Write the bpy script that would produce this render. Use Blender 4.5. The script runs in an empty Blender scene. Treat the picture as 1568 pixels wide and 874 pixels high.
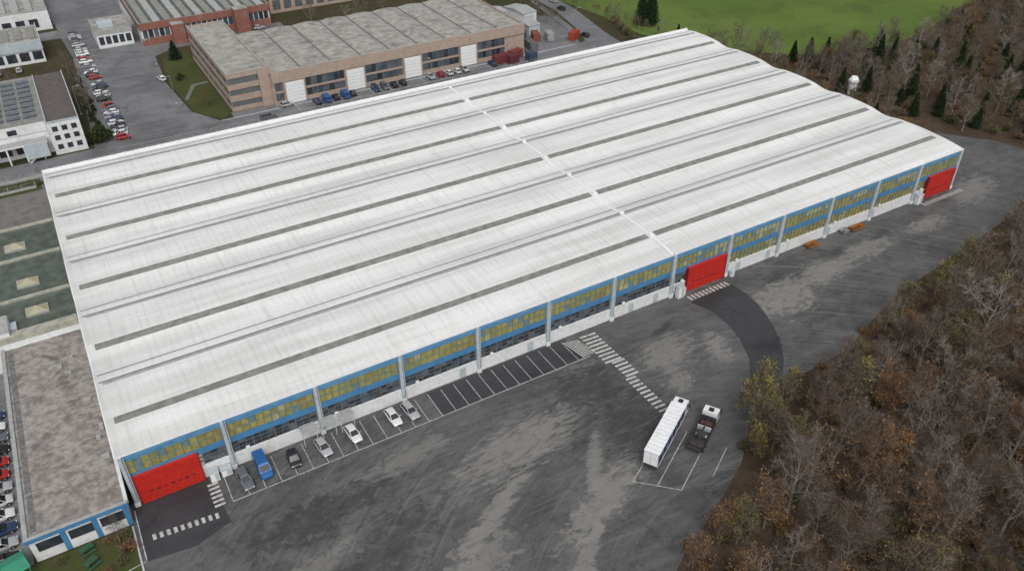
import bpy, math, random
import numpy as np
from mathutils import Matrix, Vector
random.seed(7)
rnd=random.random
def U(a,b): return a+(b-a)*rnd()
sc=bpy.context.scene
sc.unit_settings.system='METRIC'; sc.unit_settings.scale_length=1.22
sc.view_settings.view_transform='Standard'; sc.view_settings.look='None'; sc.view_settings.exposure=0
COL=bpy.context.collection

# ------------------------------------------------------------ materials
def newmat(name):
    m=bpy.data.materials.new(name); m.use_nodes=True
    nt=m.node_tree; b=nt.nodes['Principled BSDF']
    return m,nt,b
def N(nt,t,**kw):
    n=nt.nodes.new(t)
    for k,v in kw.items(): setattr(n,k,v)
    return n
def mixc(nt,fac,a,b,mode='MIX'):
    n=N(nt,'ShaderNodeMix',data_type='RGBA',blend_type=mode)
    for s,v in ((n.inputs[0],fac),(n.inputs[6],a),(n.inputs[7],b)):
        if hasattr(v,'is_output'): nt.links.new(v,s)
        elif isinstance(v,(int,float)): s.default_value=v
        else: s.default_value=(*v,1)
    return n.outputs[2]
def noise(nt,vec,scale,detail=4,rough=.6,dist=0.):
    n=N(nt,'ShaderNodeTexNoise'); n.inputs['Scale'].default_value=scale
    n.inputs['Detail'].default_value=detail; n.inputs['Roughness'].default_value=rough
    n.inputs['Distortion'].default_value=dist
    nt.links.new(vec,n.inputs['Vector']); return n.outputs['Fac']
def ramp(nt,fac,a,b,va=0.,vb=1.):
    n=N(nt,'ShaderNodeMapRange',interpolation_type='SMOOTHSTEP')
    nt.links.new(fac,n.inputs[0])
    n.inputs[1].default_value=a;n.inputs[2].default_value=b;n.inputs[3].default_value=va;n.inputs[4].default_value=vb
    return n.outputs[0]
def math_(nt,op,a,b):
    n=N(nt,'ShaderNodeMath',operation=op)
    for i,v in enumerate((a,b)):
        if hasattr(v,'is_output'): nt.links.new(v,n.inputs[i])
        else: n.inputs[i].default_value=v
    return n.outputs[0]
def coords(nt,scale=(1,1,1),rot=0):
    t=N(nt,'ShaderNodeTexCoord')
    mp=N(nt,'ShaderNodeMapping'); mp.inputs['Scale'].default_value=scale; mp.inputs['Rotation'].default_value=(0,0,rot)
    nt.links.new(t.outputs['Object'],mp.inputs[0]); return mp.outputs[0]
def polar(nt,cx,cy,sr,sa):
    t=N(nt,'ShaderNodeTexCoord'); mp=N(nt,'ShaderNodeMapping'); mp.inputs['Location'].default_value=(-cx,-cy,0)
    nt.links.new(t.outputs['Object'],mp.inputs[0])
    s=N(nt,'ShaderNodeSeparateXYZ'); nt.links.new(mp.outputs[0],s.inputs[0])
    ln=N(nt,'ShaderNodeVectorMath',operation='LENGTH'); nt.links.new(mp.outputs[0],ln.inputs[0])
    an=math_(nt,'ARCTAN2',s.outputs[1],s.outputs[0])
    c=N(nt,'ShaderNodeCombineXYZ'); nt.links.new(math_(nt,'MULTIPLY',ln.outputs['Value'],sr),c.inputs[0]); nt.links.new(math_(nt,'MULTIPLY',an,sa),c.inputs[1])
    return c.outputs[0]
_mc={}
def M(name,col,rough=.7,var=.18,scale=2.,metal=0.,dirt=None,dscale=.5,damt=.5,spec=.4,bmp=0.):
    if name in _mc: return _mc[name]
    m,nt,b=newmat(name); v=coords(nt)
    f=noise(nt,v,scale,4)
    c=mixc(nt,ramp(nt,f,.3,.7),tuple(x*(1-var) for x in col),tuple(min(1,x*(1+var)) for x in col))
    if dirt:
        g=noise(nt,v,dscale,5,.65,.5)
        c=mixc(nt,ramp(nt,g,.48,.72,0,damt),c,dirt)
    nt.links.new(c,b.inputs['Base Color']); b.inputs['Roughness'].default_value=rough
    b.inputs['Metallic'].default_value=metal; b.inputs['Specular IOR Level'].default_value=spec
    _mc[name]=m; return m

def roof_mat():
    m,nt,b=newmat('white_roof_sheet'); 
    v=coords(nt)
    base=noise(nt,coords(nt,(.03,.3,1)),1.,5,.62)
    c=mixc(nt,ramp(nt,base,.35,.70),(.74,.74,.73),(.59,.59,.575))
    sp=noise(nt,v,2.0,6,.78)
    c=mixc(nt,ramp(nt,sp,.50,.76,0,.5),c,(.40,.40,.38))
    st=noise(nt,coords(nt,(1.4,.07,1)),1.,4,.6)
    c=mixc(nt,ramp(nt,st,.48,.74,0,.38),c,(.44,.44,.415))
    s=N(nt,'ShaderNodeSeparateXYZ'); nt.links.new(v,s.inputs[0])
    fx=math_(nt,'FRACT',s.outputs[0],0.)
    ln=math_(nt,'LESS_THAN',fx,.09)
    brk=ramp(nt,base,.35,.65,.3,1)
    c=mixc(nt,math_(nt,'MULTIPLY',math_(nt,'MULTIPLY',ln,brk),.33),c,(.38,.38,.36))
    fy=math_(nt,'FRACT',math_(nt,'ADD',math_(nt,'MULTIPLY',s.outputs[1],1/2.7),.35),0.)
    ly=math_(nt,'LESS_THAN',fy,.035)
    c=mixc(nt,math_(nt,'MULTIPLY',math_(nt,'MULTIPLY',ly,brk),.42),c,(.38,.38,.36))
    e=math_(nt,'ADD',s.outputs[0],math_(nt,'MULTIPLY',sp,10))
    c=mixc(nt,ramp(nt,e,11,4,0,.32),c,(.42,.42,.40))
    nt.links.new(c,b.inputs['Base Color']); b.inputs['Roughness'].default_value=.75
    b.inputs['Specular IOR Level'].default_value=.2
    return m
ROOF=roof_mat()

def asphalt_mat(name,base,light,patches=(),amt=.55,wet=.5):
    m,nt,b=newmat(name); v=coords(nt)
    n1=noise(nt,v,.07,4,.6,.6); n2=noise(nt,coords(nt,(.5,1,1)),.35,6,.7,.4); n3=noise(nt,v,5,3,.7)
    st=noise(nt,coords(nt,(.05,.6,1),math.radians(8)),1.,5,.65,1.0)
    c=mixc(nt,ramp(nt,n1,.35,.65),tuple(x*.66 for x in base),tuple(x*1.3 for x in base))
    c=mixc(nt,ramp(nt,n2,.45,.72,0,amt),c,light)
    c=mixc(nt,ramp(nt,st,.50,.72,0,amt*.8),c,light)
    if patches:
        st2=noise(nt,coords(nt,(.07,.8,1),math.radians(-32)),1.,5,.65,1.4)
        c=mixc(nt,ramp(nt,st2,.52,.72,0,amt*.8),c,light)
        for (cx,cy,sr,sa,k,cc) in ((66,-64,1.5,2.0,.7,light),(66,-64,2.3,1.2,.65,tuple(x*.35 for x in base)),(40,-90,1.6,3.2,.55,light)):
            pn=noise(nt,polar(nt,cx,cy,sr,sa),1. if cc is light else 1.3,5,.64,.3)
            c=mixc(nt,ramp(nt,pn,.53,.67,0,k),c,cc)
    c=mixc(nt,ramp(nt,noise(nt,v,.22,5,.62,1.2),.54,.68,0,wet),c,tuple(x*.42 for x in base))
    if patches:
        geo=N(nt,'ShaderNodeTexCoord').outputs['Object']
        nns=[noise(nt,coords(nt,(.35,1.3,1),-.1),1.,7,.76,.4),noise(nt,coords(nt,(.6,.9,1),.5),.8,7,.76,.6)]
        for gi,(px,py,rx,ry,a,k,colr) in enumerate(patches):
            mp=N(nt,'ShaderNodeMapping',vector_type='TEXTURE')
            mp.inputs['Location'].default_value=(px,py,0); mp.inputs['Rotation'].default_value=(0,0,a)
            mp.inputs['Scale'].default_value=(rx,ry,1); nt.links.new(geo,mp.inputs[0])
            ln=N(nt,'ShaderNodeVectorMath',operation='LENGTH'); nt.links.new(mp.outputs[0],ln.inputs[0])
            d=math_(nt,'ADD',ln.outputs['Value'],math_(nt,'MULTIPLY',math_(nt,'SUBTRACT',nns[gi%2],.5),5.2))
            c=mixc(nt,ramp(nt,d,1.35,.55,0,k),c,colr)
        c=mixc(nt,ramp(nt,nns[1],.40,.72,0,.45),c,tuple(x*2.1 for x in base))
    c=mixc(nt,ramp(nt,n3,.3,.75,0,.4),c,tuple(x*1.6 for x in base))
    vo=N(nt,'ShaderNodeTexVoronoi',feature='DISTANCE_TO_EDGE'); vo.inputs['Scale'].default_value=.12
    wv=N(nt,'ShaderNodeVectorMath',operation='ADD'); nz=N(nt,'ShaderNodeTexNoise'); nz.inputs['Scale'].default_value=.5; nz.inputs['Detail'].default_value=3
    nt.links.new(v,nz.inputs['Vector']); sv=N(nt,'ShaderNodeVectorMath',operation='SCALE'); sv.inputs[3].default_value=4.
    nt.links.new(nz.outputs['Color'],sv.inputs[0]); nt.links.new(v,wv.inputs[0]); nt.links.new(sv.outputs[0],wv.inputs[1])
    nt.links.new(wv.outputs[0],vo.inputs['Vector'])
    c=mixc(nt,ramp(nt,vo.outputs['Distance'],.011,.002,0,.4),c,tuple(x*.35 for x in base))
    nt.links.new(c,b.inputs['Base Color'])
    nt.links.new(ramp(nt,n2,.4,.7,.5,.9),b.inputs['Roughness']); b.inputs['Specular IOR Level'].default_value=.4
    return m
LT=(.235,.225,.205); DK=(.024,.025,.027)
PATCH=[(46,-15.8,9,3.2,.15,.9,LT),(50,-29,8,2.2,.45,.9,LT),(74.5,-10.9,5,3,.3,.8,LT),(100,-10,6,3.6,.2,.95,LT),(112,-8,7,2.4,.1,.9,LT),
 (124,-6.9,6,2,.1,.8,LT),(61,-19,7,4.5,.5,.85,DK),(60,-11,6,3.5,.2,.7,DK),(37,-24,9,1.2,.55,.9,LT),(31,-30,6,3,.5,.7,LT),(82,-14,3.2,1.6,1.2,.9,LT),
 (20,-13,9,2.6,.1,.7,DK),(32,-10,6,1.6,.1,.6,LT),(140,-7,5,1.6,0,.8,LT),(52,-24,6,.9,.9,.8,LT),(72,-17,2.5,1.6,.4,.7,LT),(103,-5,3,.9,.2,.85,DK),(88,-7,2,.8,.2,.6,DK),(118,-5,2.5,.8,.2,.85,DK),(24,-22,8,3,.4,.6,DK),
 (78,-6,3,.7,.3,.85,DK),(43,-35,9,1.2,.7,.8,LT),(130,-5,3,.7,.1,.8,DK),(16,-20,5,1.4,.2,.6,LT),(160,-3,7,2.5,.3,.7,LT)]
ASPH=asphalt_mat('worn_asphalt',(.066,.065,.065),(.155,.152,.146),PATCH)
ASPHN=asphalt_mat('new_asphalt',(.034,.035,.039),(.055,.055,.058),(),.35,.3)
ASPHB=asphalt_mat('road_asphalt',(.125,.126,.132),(.22,.22,.22),(),.6,.6)

def ground_mat(name,cols,scales=(.08,.6,5)):
    m,nt,b=newmat(name); v=coords(nt)
    c=mixc(nt,ramp(nt,noise(nt,v,scales[0],4,.6,.4),.35,.65),cols[0],cols[1])
    c=mixc(nt,ramp(nt,noise(nt,v,scales[1],5,.7),.45,.7,0,.8),c,cols[2])
    c=mixc(nt,ramp(nt,noise(nt,v,scales[2],3,.7),.4,.75,0,.5),c,tuple(x*.5 for x in cols[0]))
    nt.links.new(c,b.inputs['Base Color']); b.inputs['Roughness'].default_value=.95; b.inputs['Specular IOR Level'].default_value=.1
    return m
G_BASE=ground_mat('scrub_ground',[(.045,.045,.022),(.07,.055,.032),(.04,.05,.018)])
G_FIELD=ground_mat('field_grass',[(.092,.140,.030),(.125,.172,.042),(.07,.100,.028)],(.02,.07,1.5))
G_LAWN=ground_mat('lawn_grass',[(.050,.066,.020),(.075,.085,.03),(.08,.07,.035)])
G_WOOD=ground_mat('leaf_litter',[(.065,.045,.032),(.095,.067,.046),(.045,.038,.025)],(.1,.7,4))
G_DIRT=ground_mat('gravel_dirt',[(.16,.155,.14),(.20,.19,.175),(.11,.11,.10)])
WHT=M('white_wall',(.66,.67,.67),.8,.08,1.5,dirt=(.35,.34,.31),damt=.4)
PAINTL=M('road_paint',(.46,.46,.44),.8,.25,5,dirt=(.10,.10,.10),dscale=2.2,damt=.95)
BLUE=M('blue_cladding',(.06,.20,.38),.5,.12,.8,dirt=(.12,.24,.34),damt=.4)
BLUE2=M('blue_fascia',(.10,.27,.46),.5,.12,.8,dirt=(.2,.32,.42),damt=.5)
YEL=[M('glass_yellow',(.30,.27,.085),.35,.2,1.2),M('glass_ochre',(.26,.22,.07),.35,.2,1.2),M('glass_green',(.24,.245,.095),.35,.2,1.2),M('glass_pale',(.35,.34,.19),.35,.2,1.),M('glass_teal',(.14,.21,.21),.3,.2,1.)]
DG=[M('glass_dark',(.035,.042,.052),.2,.3,1.),M('glass_grey',(.10,.11,.125),.25,.3,1.),M('glass_mid',(.06,.08,.105),.2,.3,1.)]
FRM=M('window_frame',(.12,.13,.13),.6,.1)
FRMB=M('window_frame_blue',(.12,.19,.23),.6,.1)
PIL=M('pilaster_grey',(.42,.47,.50),.6,.1,2,dirt=(.25,.28,.3),damt=.5)
RED=M('red_door',(.50,.022,.014),.5,.1,1.5,dirt=(.34,.03,.02),damt=.5)
REDD=M('red_door_seam',(.22,.01,.008),.6,.1)
STRIPD=M('skylight_grey',(.225,.22,.20),.5,.22,.9,dirt=(.13,.13,.115),dscale=.4,damt=.6)
STRIPM=M('gutter_grey',(.34,.345,.34),.5,.15,1.5,dirt=(.23,.23,.21),damt=.6)
LINE=M('gutter_line',(.12,.12,.11),.7,.1)
CAP=M('white_flashing',(.74,.75,.75),.5,.05)
TYRE=M('tyre_rubber',(.02,.02,.021),.85,.1)
GLS=M('car_glass',(.012,.015,.018),.08,.1,spec=.8)
MET=M('bare_metal',(.4,.41,.42),.4,.1,metal=.6)
BLK=M('black_plastic',(.025,.025,.027),.6,.1)
TAIL=M('tail_lamp',(.35,.01,.01),.3,.05); HEAD=M('head_lamp',(.7,.72,.75),.15,.05)

# ------------------------------------------------------------ mesh builder
class MB:
    def __init__(s): s.v=[];s.f=[];s.m=[];s.mats=[]
    def mi(s,m):
        if m not in s.mats: s.mats.append(m)
        return s.mats.index(m)
    def face(s,pts,m):
        i=len(s.v); s.v+= [tuple(p) for p in pts]; s.f.append(tuple(range(i,i+len(pts)))); s.m.append(s.mi(m))
    def box(s,x0,x1,y0,y1,z0,z1,m,top=None,bottom=True):
        i=len(s.v)
        s.v+=[(x0,y0,z0),(x1,y0,z0),(x1,y1,z0),(x0,y1,z0),(x0,y0,z1),(x1,y0,z1),(x1,y1,z1),(x0,y1,z1)]
        k=s.mi(m)
        for f in ((0,1,5,4),(1,2,6,5),(2,3,7,6),(3,0,4,7)): s.f.append(tuple(i+a for a in f)); s.m.append(k)
        s.f.append((i+4,i+5,i+6,i+7)); s.m.append(s.mi(top) if top else k)
        if bottom: s.f.append((i+3,i+2,i+1,i)); s.m.append(k)
    def poly(s,pts,z,m): s.face([(x,y,z) for x,y in pts],m)
    def prism(s,prof,y0,y1,m,side=None):
        n=len(prof); a=[(x,y0,z) for x,z in prof]; b=[(x,y1,z) for x,z in prof]
        s.face(a[::-1],side or m); s.face(b,side or m)
        for i in range(n):
            j=(i+1)%n; s.face([a[i],a[j],b[j],b[i]],m)
    def loft(s,rings,m,caps=True):
        i0=len(s.v); n=len(rings[0])
        for r in rings: s.v+=[tuple(p) for p in r]
        k=s.mi(m)
        for a in range(len(rings)-1):
            for j in range(n):
                q=(j+1)%n; s.f.append((i0+a*n+j,i0+a*n+q,i0+(a+1)*n+q,i0+(a+1)*n+j)); s.m.append(k)
        if caps:
            s.f.append(tuple(i0+j for j in range(n))[::-1]); s.m.append(k)
            s.f.append(tuple(i0+(len(rings)-1)*n+j for j in range(n))); s.m.append(k)
    def cyl(s,c,r,h,m,n=14,axis='z',r2=None):
        r2=r if r2 is None else r2
        A=[];Bq=[]
        for i in range(n):
            a=2*math.pi*i/n; ca,sa=math.cos(a),math.sin(a)
            if axis=='z': A.append((c[0]+r*ca,c[1]+r*sa,c[2])); Bq.append((c[0]+r2*ca,c[1]+r2*sa,c[2]+h))
            else: A.append((c[0]+r*ca,c[1],c[2]+r*sa)); Bq.append((c[0]+r2*ca,c[1]+h,c[2]+r2*sa))
        s.loft([A,Bq],m)
    def mesh(s,name,smooth=False):
        me=bpy.data.meshes.new(name); me.from_pydata(s.v,[],s.f)
        for m in s.mats: me.materials.append(m)
        me.polygons.foreach_set('material_index',s.m)
        if smooth: me.polygons.foreach_set('use_smooth',[True]*len(s.f))
        me.update(); return me
    def obj(s,name,parent=None,loc=(0,0,0),rz=0,scale=1,smooth=False):
        return place(s.mesh(name,smooth),name,loc,rz,scale,parent)
def place(me,name,loc=(0,0,0),rz=0,scale=1,parent=None):
    o=bpy.data.objects.new(name,me); COL.objects.link(o); o.location=loc; o.rotation_euler=(0,0,rz)
    o.scale=(scale,)*3 if not hasattr(scale,'__len__') else scale
    if parent: o.parent=parent
    return o
def empty(name,loc=(0,0,0),rz=0,scale=1):
    o=bpy.data.objects.new(name,None); COL.objects.link(o); o.location=loc; o.rotation_euler=(0,0,rz); o.scale=(scale,)*3; return o
def sheet(name,pts,z,m):
    b=MB(); b.poly(pts,z,m); return b.obj(name)

# ------------------------------------------------------------ ground
sheet('ground',[(-1500,-1500),(1800,-1500),(1800,1800),(-1500,1800)],0,G_BASE)
sheet('yard_asphalt',[(-.9,.3),(-.9,-11),(2,-14),(10,-30),(20,-60),(39,-53),(47,-44),(53.5,-40),(60,-37.5),(69,-33),(74,-29),(79,-26),(86,-25),(98,-24.5),(116,-19),(134,-16.5),(154,-13.5),(175,-9),(186,-3),(184,8),(176,18),(166,27),(160,36),(156.5,36),(156.5,.3)],.004,ASPH)
sheet('fresh_asphalt',[(-.6,-.2),(8.6,-.2),(9.4,-8.5),(5,-10),(-.5,-9.3)],.010,ASPHN)
sheet('fresh_asphalt',[(86,-3),(95.4,-2.6),(95.5,-6),(95.2,-9),(94.2,-12),(92.9,-15),(91.2,-18),(88.8,-21),(86,-23.5),(82,-24),(81,-22),(84.2,-18.5),(86.2,-14.5),(87.2,-11),(87.3,-6.5)],.010,ASPHN)
sheet('parking_asphalt',[(39.5,-.3),(63,-.3),(63,-5.5),(39.5,-5.5)],.008,ASPHN)
sheet('woodland_floor',[(39,-53),(47,-44),(53.5,-40),(60,-37.5),(69,-33),(74,-29),(79,-26),(86,-25),(98,-24.5),(116,-19),(134,-16.5),(154,-13.5),(175,-9),(186,-3),(184,8),(176,18),(166,27),(160,36),(158,84),(160,90),(171,84),(187,69),(216,61),(240,66),(262,74),(300,74),(420,40),(420,-200),(30,-200)],.006,G_WOOD)
sheet('grass_field',[(152,170),(157,150),(160,128),(160,106),(163,94),(172,84),(187,69),(216,61),(240,66),(262,74),(300,74),(520,60),(900,200),(700,700),(150,500)],.009,G_FIELD)
sheet('road',[(-40,86),(156,86),(156,95),(151,103.5),(152,112),(154,122),(157,136),(158,150),(152,172),(146,170),(151.5,150),(150.8,138),(147,121),(143,110),(138,108.5),(-40,108.5)],.005,ASPHB)
sheet('parking_road',[(10,108.5),(38,108.5),(33,118),(31.5,140),(33,162),(40,166),(72,166),(72,173),(34,173),(33,230),(10,240),(12,200),(-40,200),(-40,192),(12,192),(13,172)],.007,ASPHB)
sheet('loading_yard',[(41,108.4),(140,108.4),(146,120),(148,132),(130,150),(124,150),(124,111),(41,112)],.009,ASPHB)
sheet('lawn',[(33.6,118),(38.6,109.3),(41.2,112.3),(41.2,160),(34.3,159),(32.2,140)],.010,G_LAWN)
sheet('footpath',[(33.2,126),(34,125.5),(37.5,134),(41,134.5),(41,135.7),(36.8,135.2)],.014,G_DIRT)
sheet('lawn',[(-12,-3.2),(-1,-3.2),(-1,-11),(-20,-20),(-20,-3.2)],.010,G_LAWN)
sheet('dirt_yard',[(-40,72),(-.6,72),(-.6,85.8),(-3,96),(-40,96)],.006,G_DIRT)
sheet('grass_verge',[(-40,94),(-2,94),(-2,99.5),(-40,99.5)],.0095,G_LAWN)
sheet('car_park',[(-40,-3),(-11.8,-3),(-11.8,36),(-40,36)],.007,ASPHB)

pm=MB()
def strip(x0,y0,x1,y1,w,z=.016,m=None):
    dx,dy=x1-x0,y1-y0; L=math.hypot(dx,dy); nx,ny=-dy/L*w/2,dx/L*w/2
    pm.face([(x0+nx,y0+ny,z),(x0-nx,y0-ny,z),(x1-nx,y1-ny,z),(x1+nx,y1+ny,z)],m or PAINTL)
strip(10.4,-5.65,64.2,-5.65,.12)
x=10.4
while x<64.2:
    strip(x,-.7,x,-5.58,.09); x+=2.07
for i in range(6): strip(62.4+i*.42,-1.0-.1*i,63.2+i*.42,-5.4,.2,.02)
y=-1.4
while y>-8.2: strip(65.2,y,68.0,y-.15,.42); y-=.84
y=-8.7
while y>-12.3: strip(66.0,y,68.2,y-.1,.42); y-=.84
y=-12.7
while y>-21.8: strip(65.6,y,67.3,y-.1,.4); y-=.84
x=.9
while x<8.4: strip(x,-5.6-.1*x,x+.02,-6.5-.1*x,.4,.018); x+=.8
y=-1.6
while y>-5.4: strip(8.2,y,9.5,y,.38,.018); y-=.75
x=86.6
while x<95: strip(x,-1.5,x+.15,-2.7,.4,.018); x+=.8
x=146
while x<157.5: strip(x,-1.4,x+.1,-2.4,.4,.018); x+=.8
strip(-.45,-.9,-.5,-9.2,.12,.02); strip(-.5,-9.2,-5,-9.9,.12,.02)
for (a,b) in (((54.9,-28.4),10.5),((57.0,-30.6),11),((59.3,-32.6),9.5),((64.2,-32.9),5.6)):
    strip(a[0],a[1],a[0]+b*math.cos(.52),a[1]+b*math.sin(.52),.1)
strip(54.9,-28.4,59.3,-32.6,.1)
for i in range(5): strip(31.2+i*.85,-37.2+i*.1,31.7+i*.85,-37.7+i*.1,.4)
pm.obj('painted_road_markings')
pm=MB()
for i in range(9): strip(-13.0-4.4,1+i*2.4,-12.4,1+i*2.4,.1)
for i in range(14): strip(56+i*4.8,108.7,56+i*4.8,104.9,.1)
strip(14,106,140,106-2.2,.12); strip(-30,102,140,101.3,.12)
for i in range(30): strip(18.5,112+i*2.2,14.2,112+i*2.2,.1)
pm.obj('parking_bay_lines')

# ------------------------------------------------------------ main warehouse
W=156.;D=82.;H=8.5
wh=empty('warehouse')
def rz_(y):
    P=16.2; d1=5.83
    if y<d1: return H+ .5*math.sin(max(0,y)/d1*math.pi/2)
    t=(y-d1)%P
    if t<=8.1: return H+.5+.12*math.sin(t/8.1*math.pi)
    u=(t-8.1)/8.1
    if u<.55: f=math.sin(u/.55*math.pi/2)**2
    else: f=math.cos((u-.55)/.45*math.pi/2)**1.2
    return H+.5-.5*f
ys=set([-.12,D+.3])|set(round(float(a),3) for a in np.arange(0,D+.2,.5))
STR=[]
for k in range(5):
    y=5.83+16.2*k; STR+= [(y-.87,y-.70,CAP,.05),(y-.70,y+.64,STRIPD,.03),(y+.64,y+.78,CAP,.05)]
    y=5.83+8.1+16.2*k
    if y<D: STR+=[(y-.58,y+.02,STRIPM,.03),(y+.02,y+.22,LINE,.035),(y+1.9,y+2.08,LINE,.035)]
STR=[q for q in STR if q[1]<D]
ys=sorted([q for q in ys if not any(a-.12<q<c+.12 for a,c,_,_ in STR)]+sorted(set([a for a,_,_,_ in STR]+[c for _,c,_,_ in STR])))
b=MB()
sx=[-.35]+[i*12. for i in range(1,13)]+[W+.35]
for i in range(len(sx)-1):
    for j in range(len(ys)-1):
        y0,y1=ys[j],ys[j+1]
        b.face([(sx[i],y0,rz_(y0)),(sx[i+1],y0,rz_(y0)),(sx[i+1],y1,rz_(y1)),(sx[i],y1,rz_(y1))],ROOF)
b.obj('roof',wh)
b=MB()
for xx in (-.42,W+.26):
    for j in range(len(ys)-1):
        y0,y1=ys[j],ys[j+1];a0,a1=rz_(y0)+.06,rz_(y1)+.06
        b.face([(xx,y0,a0),(xx+.16,y0,a0),(xx+.16,y1,a1),(xx,y1,a1)],CAP)
        for q in (xx,xx+.16): b.face([(q,y0,a0-.45),(q,y0,a0),(q,y1,a1),(q,y1,a1-.45)],CAP)
b.box(-.42,W+.42,-.24,-.12,H-.1,H+.05,CAP)
b.box(-.42,W+.42,D+.31,D+.5,H-.3,H+.6,CAP)
b.obj('roof_trim',wh)
def rstrip(b,x0,x1,y0,y1,m,dz):
    b.face([(x0,y0,rz_(y0)+dz),(x1,y0,rz_(y0)+dz),(x1,y1,rz_(y1)+dz),(x0,y1,rz_(y1)+dz)],m)
b=MB()
for (y0,y1,m,dz) in STR:
    for (x0,x1) in ((.7,83.0),(84.4,W-.9)) if m in (STRIPD,CAP) else ((.5,83.4),(84.0,W-.3)):
        if m is LINE and x0<1: x0=.05
        rstrip(b,x0,x1,y0,y1,m,dz)
b.obj('skylight_strips',wh)
b=MB()
for j in range(len(ys)-1):
    y0,y1=ys[j],ys[j+1];a0,a1=rz_(y0),rz_(y1)
    for (p,q,h0,h1) in ((83.45,83.7,.02,.2),(83.7,83.95,.2,.02)):
        b.face([(p,y0,a0+h0),(q,y0,a0+h1),(q,y1,a1+h1),(p,y1,a1+h0)],CAP)
for k in range(10):
    y=5.83+8.1*k
    b.box(83.3,84.1,y-.35,y+.35,rz_(y)+.02,rz_(y)+.3,CAP)
b.obj('expansion_joint',wh)
b=MB()
b.box(0,W,.25,D,0,H-.35,WHT)
for xx in (0,W):
    for j in range(1,len(ys)-2):
        y0,y1=max(.25,ys[j]),max(.26,ys[j+1]); b.face([(xx,y0,H-.35),(xx,y1,H-.35),(xx,y1,rz_(y1)-.02),(xx,y0,rz_(y0)-.02)],BLUE)
b.obj('walls',wh)
b=MB()
doors=[(0.7,8.2,4.6),(87.2,95.4,4.65),(147.6,155.3,4.7)]
def indoor(xa,xb,z):
    return any(xa<d[1] and xb>d[0] and z<d[2]+.1 for d in doors)
b.box(-.1,W+.1,-.22,.25,H-.62,H-.1,BLUE2)
for i in range(13):
    x0=i*12+.35; x1=i*12+11.65
    right=i>=8
    b.box(x0-.35,x1+.35,-.02,.25,7.3,H-.62,BLUE2)
    b.box(x0-.35,x1+.35,.0,.25,4.15,5.05,BLUE)
    segs=[(x0-.35,x1+.35)]
    for d in doors:
        ns=[]
        for a,c in segs:
            if d[0]<c and d[1]>a:
                if d[0]-a>.05: ns.append((a,d[0]))
                if c-d[1]>.05: ns.append((d[1],c))
            else: ns.append((a,c))
        segs=ns
    for a,c in segs: b.box(a,c,-.03,.25,0,2.15,WHT); b.box(a,c,-.10,-.03,2.07,2.18,CAP)
    n=12; w=(x1-x0)/n
    for band in range(2):
        za,zb,rows=((5.05,7.3,2),(2.18,4.15,3))[band]
        for k in range(n):
            if k%3==0: cm=rnd()
            for r in range(rows):
                xa=x0+k*w; xb=xa+w; z0=za+(zb-za)*r/rows; z1=za+(zb-za)*(r+1)/rows
                if band==1 and indoor(xa,xb,z0): continue
                t=rnd()
                if band==0 or right:
                    t=.75*cm+.25*t
                    m=YEL[0] if t<.5 else YEL[1] if t<.7 else YEL[2] if t<.86 else YEL[3]
                    if rnd()<.06: m=YEL[4]
                    if band==0 and i in (7,8,9,10,11) and k>=5 and r==1: m=YEL[4] if t<.6 else YEL[3]
                else:
                    m=DG[0] if t<.4 else DG[1] if t<.75 else DG[2]
                b.face([(xa+.04,.12,z0+.04),(xb-.04,.12,z0+.04),(xb-.04,.12,z1-.04),(xa+.04,.12,z1-.04)],m)
        fm=FRM if band==1 else FRMB
        for k in range(n+1):
            xa=x0+k*w
            if band==1 and indoor(xa-.02,xa+.02,za): continue
            q=.07 if k%3==0 else .03
            b.box(xa-q,xa+q,.06,.2,za,zb,fm)
        for r in range(1,rows):
            zz=za+(zb-za)*r/rows
            if band==1 and indoor(x0,x1,za):
                for d in doors:
                    if d[0]<x1 and d[1]>x0:
                        if d[0]-x0>.2: b.box(x0,d[0],.07,.2,zz-.03,zz+.03,fm)
                        if x1-d[1]>.2: b.box(d[1],x1,.07,.2,zz-.03,zz+.03,fm)
            else: b.box(x0,x1,.07,.2,zz-.03,zz+.03,fm)
    for k in range(0,n+1,2): b.box(x0+k*w-.02,x0+k*w+.02,-.02,.0,4.17,5.03,FRMB)
    for k in range(0,n+1,3): b.box(x0+k*w-.02,x0+k*w+.02,-.235,-.22,H-.6,H-.12,FRMB)
b.obj('facade',wh)
b=MB()
for i in range(14):
    x=min(max(i*12,.1),W-.1)
    b.loft([[(x-.24,.24,z),(x-.24,-.32,z),(x-.13,-.44,z),(x+.13,-.44,z),(x+.24,-.32,z),(x+.24,.24,z)] for z in (0,H-.05)],PIL)
    b.cyl((x+.36,-.3,.1),.07,H-.4,PIL,8)
    b.box(x-.33,x+.33,-.52,-.04,0,.6,WHT)
b.obj('pilasters',wh)
b=MB()
for (a,c,h) in doors:
    b.box(a,c,-.42,.1,.05,h,RED)
    for k in range(1,9):
        z=h*k/9; b.box(a+.05,c-.05,-.435,-.42,z-.02,z+.02,REDD)
    for q in (a-.14,c): b.box(q,q+.14,-.5,.1,0,h+.12,REDD)
    b.box(a,c,-.5,.1,h,h+.12,RED)
    for k in range(7): b.box(a+1.2+k*.85,a+1.6+k*.85,-.45,-.436,h*.335,h*.335+.28,BLK if k%2 else REDD)
b.obj('roller_doors',wh)
b=MB()
for i in range(1,13): b.box(i*12+2.,i*12+2.5,-.25,-.03,2.3,2.7,CAP)
for xx in (22.0,24.6,27.2):
    b.box(xx-1.0,xx+1.0,-1.6,-.05,2.45,2.6,PIL,top=STRIPM)
    for q in (xx-.95,xx+.85): b.box(q,q+.1,-1.55,-1.45,0,2.45,PIL)
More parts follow.
